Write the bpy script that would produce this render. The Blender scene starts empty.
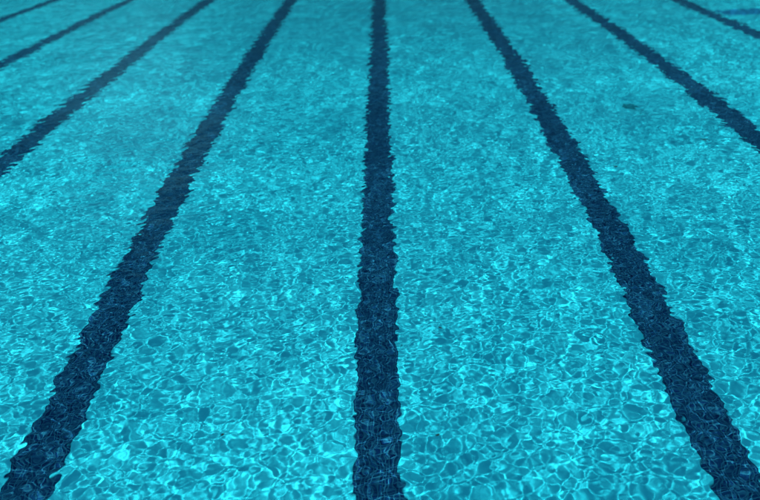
import bpy, bmesh, math, random
import numpy as np
from mathutils import Matrix, Vector

# ------------------------------------------------------------------ scene
scene = bpy.context.scene
col = scene.collection
random.seed(7)
rng = np.random.default_rng(11)

# ------------------------------------------------------------------ camera
CAM_H, DEPTH = 2.03, 2.0            # eye above the water, water above the floor
PITCH, YAW, ROLL, CAM_X = math.radians(25.9), math.radians(-1.11), math.radians(-2.30), 0.14
cam = bpy.data.objects.new('camera', bpy.data.cameras.new('camera'))
col.objects.link(cam)
cam.data.lens, cam.data.sensor_width = 35.0, 36.0
cam.data.clip_end = 3000.0
cam.data.dof.use_dof = True
cam.data.dof.focus_distance, cam.data.dof.aperture_fstop = 4.3, 1.6
cam.matrix_world = (Matrix.Translation((CAM_X, 0.0, CAM_H)) @ Matrix.Rotation(-YAW, 4, 'Z')
                    @ Matrix.Rotation(math.pi / 2 - PITCH, 4, 'X') @ Matrix.Rotation(ROLL, 4, 'Z'))
scene.camera = cam

# ------------------------------------------------------------------ sky, sun, exposure
SUN_EL, SUN_AZ = math.radians(62.0), math.radians(200.0)     # azimuth clockwise from +Y: behind the camera
world = bpy.data.worlds.new('World')
scene.world = world
world.use_nodes = True
wn, wl = world.node_tree.nodes, world.node_tree.links
sky = wn.new('ShaderNodeTexSky')
sky.sky_type = 'NISHITA'
sky.sun_disc = False
sky.sun_elevation, sky.sun_rotation = SUN_EL, SUN_AZ
# soft white cloud added, unseen, low beyond the far end for the water's pale sheen
ctc = wn.new('ShaderNodeTexCoord')
cno = wn.new('ShaderNodeTexNoise')
cno.inputs['Scale'].default_value, cno.inputs['Detail'].default_value = 16.0, 6.0
wl.new(ctc.outputs['Generated'], cno.inputs['Vector'])
cdo = wn.new('ShaderNodeVectorMath'); cdo.operation = 'DISTANCE'
c_az, c_el = math.radians(-19.0), math.radians(15.0)
cdo.inputs[1].default_value = (math.sin(c_az) * math.cos(c_el), math.cos(c_az) * math.cos(c_el), math.sin(c_el))
wl.new(ctc.outputs['Generated'], cdo.inputs[0])
cad = wn.new('ShaderNodeMath'); cad.operation = 'MULTIPLY_ADD'
cad.inputs[1].default_value = 0.16
wl.new(cno.outputs[0], cad.inputs[0]); wl.new(cdo.outputs['Value'], cad.inputs[2])
cra = wn.new('ShaderNodeMapRange'); cra.interpolation_type = 'SMOOTHSTEP'
cra.inputs[1].default_value, cra.inputs[2].default_value = 0.11, 0.25
cra.inputs[3].default_value, cra.inputs[4].default_value = 1.0, 0.0
wl.new(cad.outputs[0], cra.inputs[0])
cmi = wn.new('ShaderNodeMixRGB')
cmi.inputs[2].default_value = (19.0, 20.0, 21.0, 1)
wl.new(cra.outputs[0], cmi.inputs[0]); wl.new(sky.outputs[0], cmi.inputs[1])
wl.new(cmi.outputs[0], wn['Background'].inputs[0])
wn['Background'].inputs[1].default_value = 0.055

sun = bpy.data.objects.new('sun', bpy.data.lights.new('sun', 'SUN'))
col.objects.link(sun)
sun.data.energy, sun.data.angle, sun.data.color = 5.0, math.radians(0.4), (1.0, 0.96, 0.9)
sd = Vector((math.sin(SUN_AZ) * math.cos(SUN_EL), math.cos(SUN_AZ) * math.cos(SUN_EL), math.sin(SUN_EL)))
sun.rotation_euler = sd.to_track_quat('Z', 'Y').to_euler()
sun.data.cycles.is_caustics_light = True                       # real sunlight focused by the ripples

scene.view_settings.view_transform = 'Standard'
scene.view_settings.look = 'None'
scene.view_settings.exposure = 1.45
scene.view_settings.gamma = 1.0
scene.view_settings.use_curve_mapping = False
scene.cycles.use_denoising = True
scene.cycles.denoiser = 'OPENIMAGEDENOISE'
scene.cycles.max_bounces = 8
scene.cycles.transmission_bounces = 6

# ------------------------------------------------------------------ helpers
def material(name):
    m = bpy.data.materials.new(name)
    m.use_nodes = True
    return m, m.node_tree.nodes, m.node_tree.links, m.node_tree.nodes['Principled BSDF']

def link_mesh(name, me, mat):
    o = bpy.data.objects.new(name, me)
    me.materials.append(mat)
    col.objects.link(o)
    return o

def tag(o, label=None, cat=None, group=None, kind=None):
    for k, v in (('label', label), ('category', cat), ('group', group), ('kind', kind)):
        if v:
            o[k] = v
    return o

def from_bm(name, bm, mat):
    bmesh.ops.recalc_face_normals(bm, faces=bm.faces)
    me = bpy.data.meshes.new(name)
    bm.to_mesh(me)
    bm.free()
    return link_mesh(name, me, mat)

def box(bm, x0, x1, y0, y1, z0, z1):
    v = [bm.verts.new((x, y, z)) for z in (z0, z1) for y in (y0, y1) for x in (x0, x1)]
    for f in ((0, 1, 3, 2), (4, 5, 7, 6), (0, 1, 5, 4), (2, 3, 7, 6), (0, 2, 6, 4), (1, 3, 7, 5)):
        bm.faces.new([v[i] for i in f])

def noise_mix(n, l, scale, c0, c1, lo=0.35, hi=0.65, detail=6.0):
    tc = n.new('ShaderNodeTexCoord')
    t = n.new('ShaderNodeTexNoise')
    t.inputs['Scale'].default_value, t.inputs['Detail'].default_value = scale, detail
    l.new(tc.outputs['Object'], t.inputs['Vector'])
    r = n.new('ShaderNodeValToRGB')
    r.color_ramp.elements[0].position, r.color_ramp.elements[1].position = lo, hi
    r.color_ramp.elements[0].color, r.color_ramp.elements[1].color = (*c0, 1), (*c1, 1)
    l.new(t.outputs[0], r.inputs[0])
    return r

# ------------------------------------------------------------------ pool basin
LANE = 2.13
PX0, PX1, PY0, PY1 = -11.2, 11.2, 0.75, 25.75
m_floor, n, l, b = material('painted_pool_plaster')
r = noise_mix(n, l, 0.7, (0.023, 0.56, 0.69), (0.032, 0.62, 0.75))
l.new(r.outputs[0], b.inputs['Base Color'])
b.inputs['Roughness'].default_value = 0.9
b.inputs['Specular IOR Level'].default_value = 0.0

bm = bmesh.new()
c = [(PX0, PY0), (PX1, PY0), (PX1, PY1), (PX0, PY1)]
lo = [bm.verts.new((x, y, -DEPTH)) for x, y in c]
hi = [bm.verts.new((x, y, 0.15)) for x, y in c]
bm.faces.new(lo)
for i in range(4):
    j = (i + 1) % 4
    bm.faces.new((lo[i], lo[j], hi[j], hi[i]))
me = bpy.data.meshes.new('pool_floor')
bm.to_mesh(me); bm.free()
basin = tag(link_mesh('pool_floor', me, m_floor), kind='structure')
basin.cycles.is_caustics_receiver = True

# ------------------------------------------------------------------ lane lines of small dark tiles
m_line, n, l, b = material('dark_blue_tile')
tc = n.new('ShaderNodeTexCoord')
br = n.new('ShaderNodeTexBrick')
br.offset = 0.0
br.inputs['Scale'].default_value = 1.0
br.inputs['Brick Width'].default_value = br.inputs['Row Height'].default_value = 0.027
br.inputs['Mortar Size'].default_value = 0.0027
br.inputs['Color1'].default_value = (0.004, 0.050, 0.135, 1)
br.inputs['Color2'].default_value = (0.002, 0.016, 0.070, 1)
br.inputs['Mortar'].default_value = (0.018, 0.15, 0.24, 1)
l.new(tc.outputs['Object'], br.inputs['Vector'])
l.new(br.outputs['Color'], b.inputs['Base Color'])
b.inputs['Roughness'].default_value = 0.6
b.inputs['Specular IOR Level'].default_value = 0.0

def strip(name, x0, x1, y0, y1, mat):
    bm = bmesh.new()
    box(bm, x0, x1, y0, y1, 0.0, 0.006)
    o = from_bm(name, bm, mat)
    o.location.z = -DEPTH - 0.001
    o.cycles.is_caustics_receiver = True
    return o

LINES = {
    0: 'dark blue tiled lane line running straight up the middle of the pool floor',
    -1: 'dark blue lane line next to the middle one, slanting down to the bottom left corner',
    -2: 'dark blue lane line second to the left of the middle, leaving through the left edge',
    -3: 'thin dark blue lane line third to the left of the middle, near the top left',
    -4: 'faintest farthest lane line, just a short streak in the top left corner',
    1: 'dark blue lane line next to the middle one, slanting down to the bottom right corner',
    2: 'dark blue lane line second to the right of the middle, leaving through the right edge',
    3: 'thin dark blue lane line third to the right, just below the blurred blue cross strip',
}
for k, text in LINES.items():
    o = strip('lane_line', k * LANE - 0.152, k * LANE + 0.152, PY0 + 1.5, PY1 - 2.0, m_line)
    tag(o, text, 'lane line', 'lane lines on the pool floor')

m_blue, n, l, b = material('blue_tile')
b.inputs['Base Color'].default_value = (0.010, 0.20, 0.40, 1)
b.inputs['Roughness'].default_value = 0.7
b.inputs['Specular IOR Level'].default_value = 0.0
tag(strip('cross_strip', 6.6, 8.9, 14.55, 15.15, m_blue),
    'short blurred blue strip lying across the pool floor at the top right edge', 'floor marking')

# ------------------------------------------------------------------ water with ripples
def axis(parts):
    return np.concatenate([np.arange(a, b_, s) for a, b_, s in parts] + [[parts[-1][1]]])

gx = axis([(PX0, -6.0, 0.0145), (-6.0, -3.6, 0.0115), (-3.6, 3.6, 0.0077), (3.6, 6.0, 0.0115), (6.0, PX1, 0.0145)])
gy = axis([(PY0, 6.0, 0.0077), (6.0, 9.0, 0.0108), (9.0, 21.5, 0.0145), (21.5, PY1, 0.03)])
X, Y = np.meshgrid(gx.astype(np.float32), gy.astype(np.float32))
Z = np.zeros_like(X)
def smooth(t):
    t = np.clip(t, 0.0, 1.0)
    return (t * t * (3 - 2 * t)).astype(np.float32)

# fine wind ripples freshen down the pool; broader ripples and a slow swell run everywhere
fresh = 1.0 + 0.36 * smooth((np.hypot(X * 0.9, Y) - 3.5) / 11.0)
for count, centre, spread, slope, fade in ((130, 0.045, 0.24, 0.0128, fresh), (70, 0.068, 0.24, 0.0138, fresh), (36, 0.18, 0.36, 0.0200, fresh), (24, 0.85, 0.40, 0.010, None)):
    lam = centre * np.exp(spread * np.clip(rng.standard_normal(count), -1.5, 2.0))
    ang = np.where(rng.random(count) < 0.45, math.pi / 2 + 0.25 + 0.55 * rng.standard_normal(count), rng.uniform(0, 2 * math.pi, count))
    ph = rng.uniform(0, 2 * math.pi, count)
    s_ = slope * math.sqrt(2.0 / count)
    part = np.zeros_like(X)
    for L_, a_, p_ in zip(lam, ang, ph):
        k_ = 2 * math.pi / L_
        arg = np.float32(k_ * math.cos(a_)) * gx.astype(np.float32)[None, :] + (np.float32(k_ * math.sin(a_)) * gy.astype(np.float32)[:, None] + np.float32(p_))
        part += np.float32(s_ / k_) * np.sin(arg)
    Z += part if fade is None else part * fade
ny, nx = X.shape
idx = np.arange(ny * nx, dtype=np.int32).reshape(ny, nx)
quads = np.stack([idx[:-1, :-1], idx[:-1, 1:], idx[1:, 1:], idx[1:, :-1]], -1).reshape(-1)
me = bpy.data.meshes.new('water')
me.vertices.add(nx * ny)
me.vertices.foreach_set('co', np.stack([X, Y, Z], -1).astype(np.float32).reshape(-1))
nq = len(quads) // 4
me.loops.add(len(quads)); me.loops.foreach_set('vertex_index', quads)
me.polygons.add(nq); me.polygons.foreach_set('loop_start', np.arange(0, len(quads), 4, dtype=np.int32))
me.update(calc_edges=True)
me.polygons.foreach_set('use_smooth', np.ones(nq, dtype=bool))

m_water, n, l, b = material('pool_water')
n.remove(b)
refr = n.new('ShaderNodeBsdfRefraction'); refr.inputs['IOR'].default_value = 1.33
refr.inputs['Roughness'].default_value = 0.0
refr.inputs['Color'].default_value = (0.80, 0.98, 0.98, 1)
glos = n.new('ShaderNodeBsdfGlossy'); glos.inputs['Color'].default_value = (0.018, 0.08, 0.10, 1); glos.inputs['Roughness'].default_value = 0.02
fr = n.new('ShaderNodeFresnel'); fr.inputs['IOR'].default_value = 1.33
mx = n.new('ShaderNodeMixShader')
l.new(fr.outputs[0], mx.inputs[0]); l.new(refr.outputs[0], mx.inputs[1]); l.new(glos.outputs[0], mx.inputs[2])
l.new(mx.outputs[0], n['Material Output'].inputs['Surface'])
water = tag(link_mesh('water', me, m_water), kind='structure')
water.cycles.is_caustics_caster = True

# ------------------------------------------------------------------ deck and ground round the pool (behind and beside the camera)
def ring(name, a, b_, z, mat):
    bm = bmesh.new()
    vi = [bm.verts.new((x, y, z)) for x, y in a]
    vo = [bm.verts.new((x, y, z)) for x, y in b_]
    for i in range(4):
        j = (i + 1) % 4
        bm.faces.new((vi[i], vi[j], vo[j], vo[i]))
    return tag(from_bm(name, bm, mat), kind='structure')

def rect(d):
    return [(PX0 - d, PY0 - d), (PX1 + d, PY0 - d), (PX1 + d, PY1 + d), (PX0 - d, PY1 + d)]

m_deck, n, l, b = material('deck_concrete')
r = noise_mix(n, l, 1.5, (0.34, 0.32, 0.29), (0.42, 0.40, 0.36))
l.new(r.outputs[0], b.inputs['Base Color']); b.inputs['Roughness'].default_value = 0.9
m_grass, n, l, b = material('ground_grass')
r = noise_mix(n, l, 0.4, (0.04, 0.07, 0.02), (0.07, 0.10, 0.03))
l.new(r.outputs[0], b.inputs['Base Color']); b.inputs['Roughness'].default_value = 1.0
ring('pavement', rect(0.0), rect(5.0), 0.15, m_deck)
ring('ground', rect(5.0), rect(900.0), 0.146, m_grass)

# ------------------------------------------------------------------ bits of leaf in and on the water
m_leaf, n, l, b = material('wet_leaf')
r = noise_mix(n, l, 60.0, (0.002, 0.007, 0.008), (0.004, 0.010, 0.010))
l.new(r.outputs[0], b.inputs['Base Color']); b.inputs['Roughness'].default_value = 0.9
b.inputs['Specular IOR Level'].default_value = 0.0

def height(x, y):
    return float(Z[np.abs(gy - y).argmin(), np.abs(gx - x).argmin()])

def leaf(name, x, y, z, length, width, turn, label, cat, group=None, curl=0.25, mat=None, fold=0.35):
    """a thin curled blade with a pointed tip, a midrib fold and a stalk"""
    bm = bmesh.new()
    rows = []
    for i in range(9):
        t = i / 8
        half = width / 2 * (math.sin(math.pi * min(1, t * 0.96 + 0.02)) ** 0.8) * (1 - 0.35 * t) * (1 + 0.12 * random.uniform(-1, 1))
        up = curl * length * ((t - 0.5) ** 2) * 2
        rows.append([bm.verts.new((sx * half, (t - 0.5) * length, up + abs(sx) * half * fold)) for sx in (-1, -0.5, 0, 0.5, 1)])
    th = max(0.0006, length * 0.012)
    under = [[bm.verts.new((v.co.x, v.co.y, v.co.z - th)) for v in row] for row in rows]
    for a, b_, c_, d_ in zip(rows[:-1], rows[1:], under[:-1], under[1:]):
        for i in range(4):
            bm.faces.new((a[i], a[i + 1], b_[i + 1], b_[i]))
            bm.faces.new((c_[i], d_[i], d_[i + 1], c_[i + 1]))
        bm.faces.new((a[0], b_[0], d_[0], c_[0]))
        bm.faces.new((a[4], c_[4], d_[4], b_[4]))
    for a, c_ in ((rows[0], under[0]), (rows[-1], under[-1])):
        for i in range(4):
            bm.faces.new((a[i], c_[i], c_[i + 1], a[i + 1]))
    box(bm, -th, th, -length * 0.78, -length * 0.47, curl * length * 0.45, curl * length * 0.45 + 2 * th)
    o = from_bm(name, bm, mat or m_leaf)
    o.location, o.rotation_euler = (x, y, z), (0, 0, turn)
    o.cycles.is_caustics_receiver = True
    return tag(o, label, cat, group)

m_sunk, n, l, b = material('faded_leaf')
b.inputs['Base Color'].default_value = (0.008, 0.22, 0.28, 1); b.inputs['Roughness'].default_value = 0.9
b.inputs['Specular IOR Level'].default_value = 0.0
leaf('sunken_leaf', 3.22, 9.27, -DEPTH + 0.008, 0.36, 0.24, 0.15,
     'small dark blurred leaf lying on the pool floor by itself in the upper right lane', 'leaf', curl=0.0, mat=m_sunk, fold=0.03)
G = 'specks of leaf floating on the water'
for x, y, L_, w_, a_, text in (
        (2.85, 6.15, 0.062, 0.032, 0.9, 'dark leaf scrap floating in the upper right, farthest of the floating scraps'),
        (1.92, 5.55, 0.042, 0.024, 1.4, 'small dark leaf scrap floating just right of the right-hand lane line'),
        (0.30, 2.41, 0.022, 0.013, 2.0, 'tiny dark leaf scrap floating close to the middle lane line near the bottom'),
        (0.37, 3.24, 0.026, 0.013, 0.9, 'tiny dark leaf scrap right of the middle lane line, well above the bottom one'),
        (-0.60, 2.45, 0.019, 0.012, 2.6, 'tiny dark leaf scrap floating near the bottom, between left and middle lane lines')):
    leaf('floating_leaf', x, y, height(x, y) + 0.001, L_, w_, a_, text, 'leaf', G)
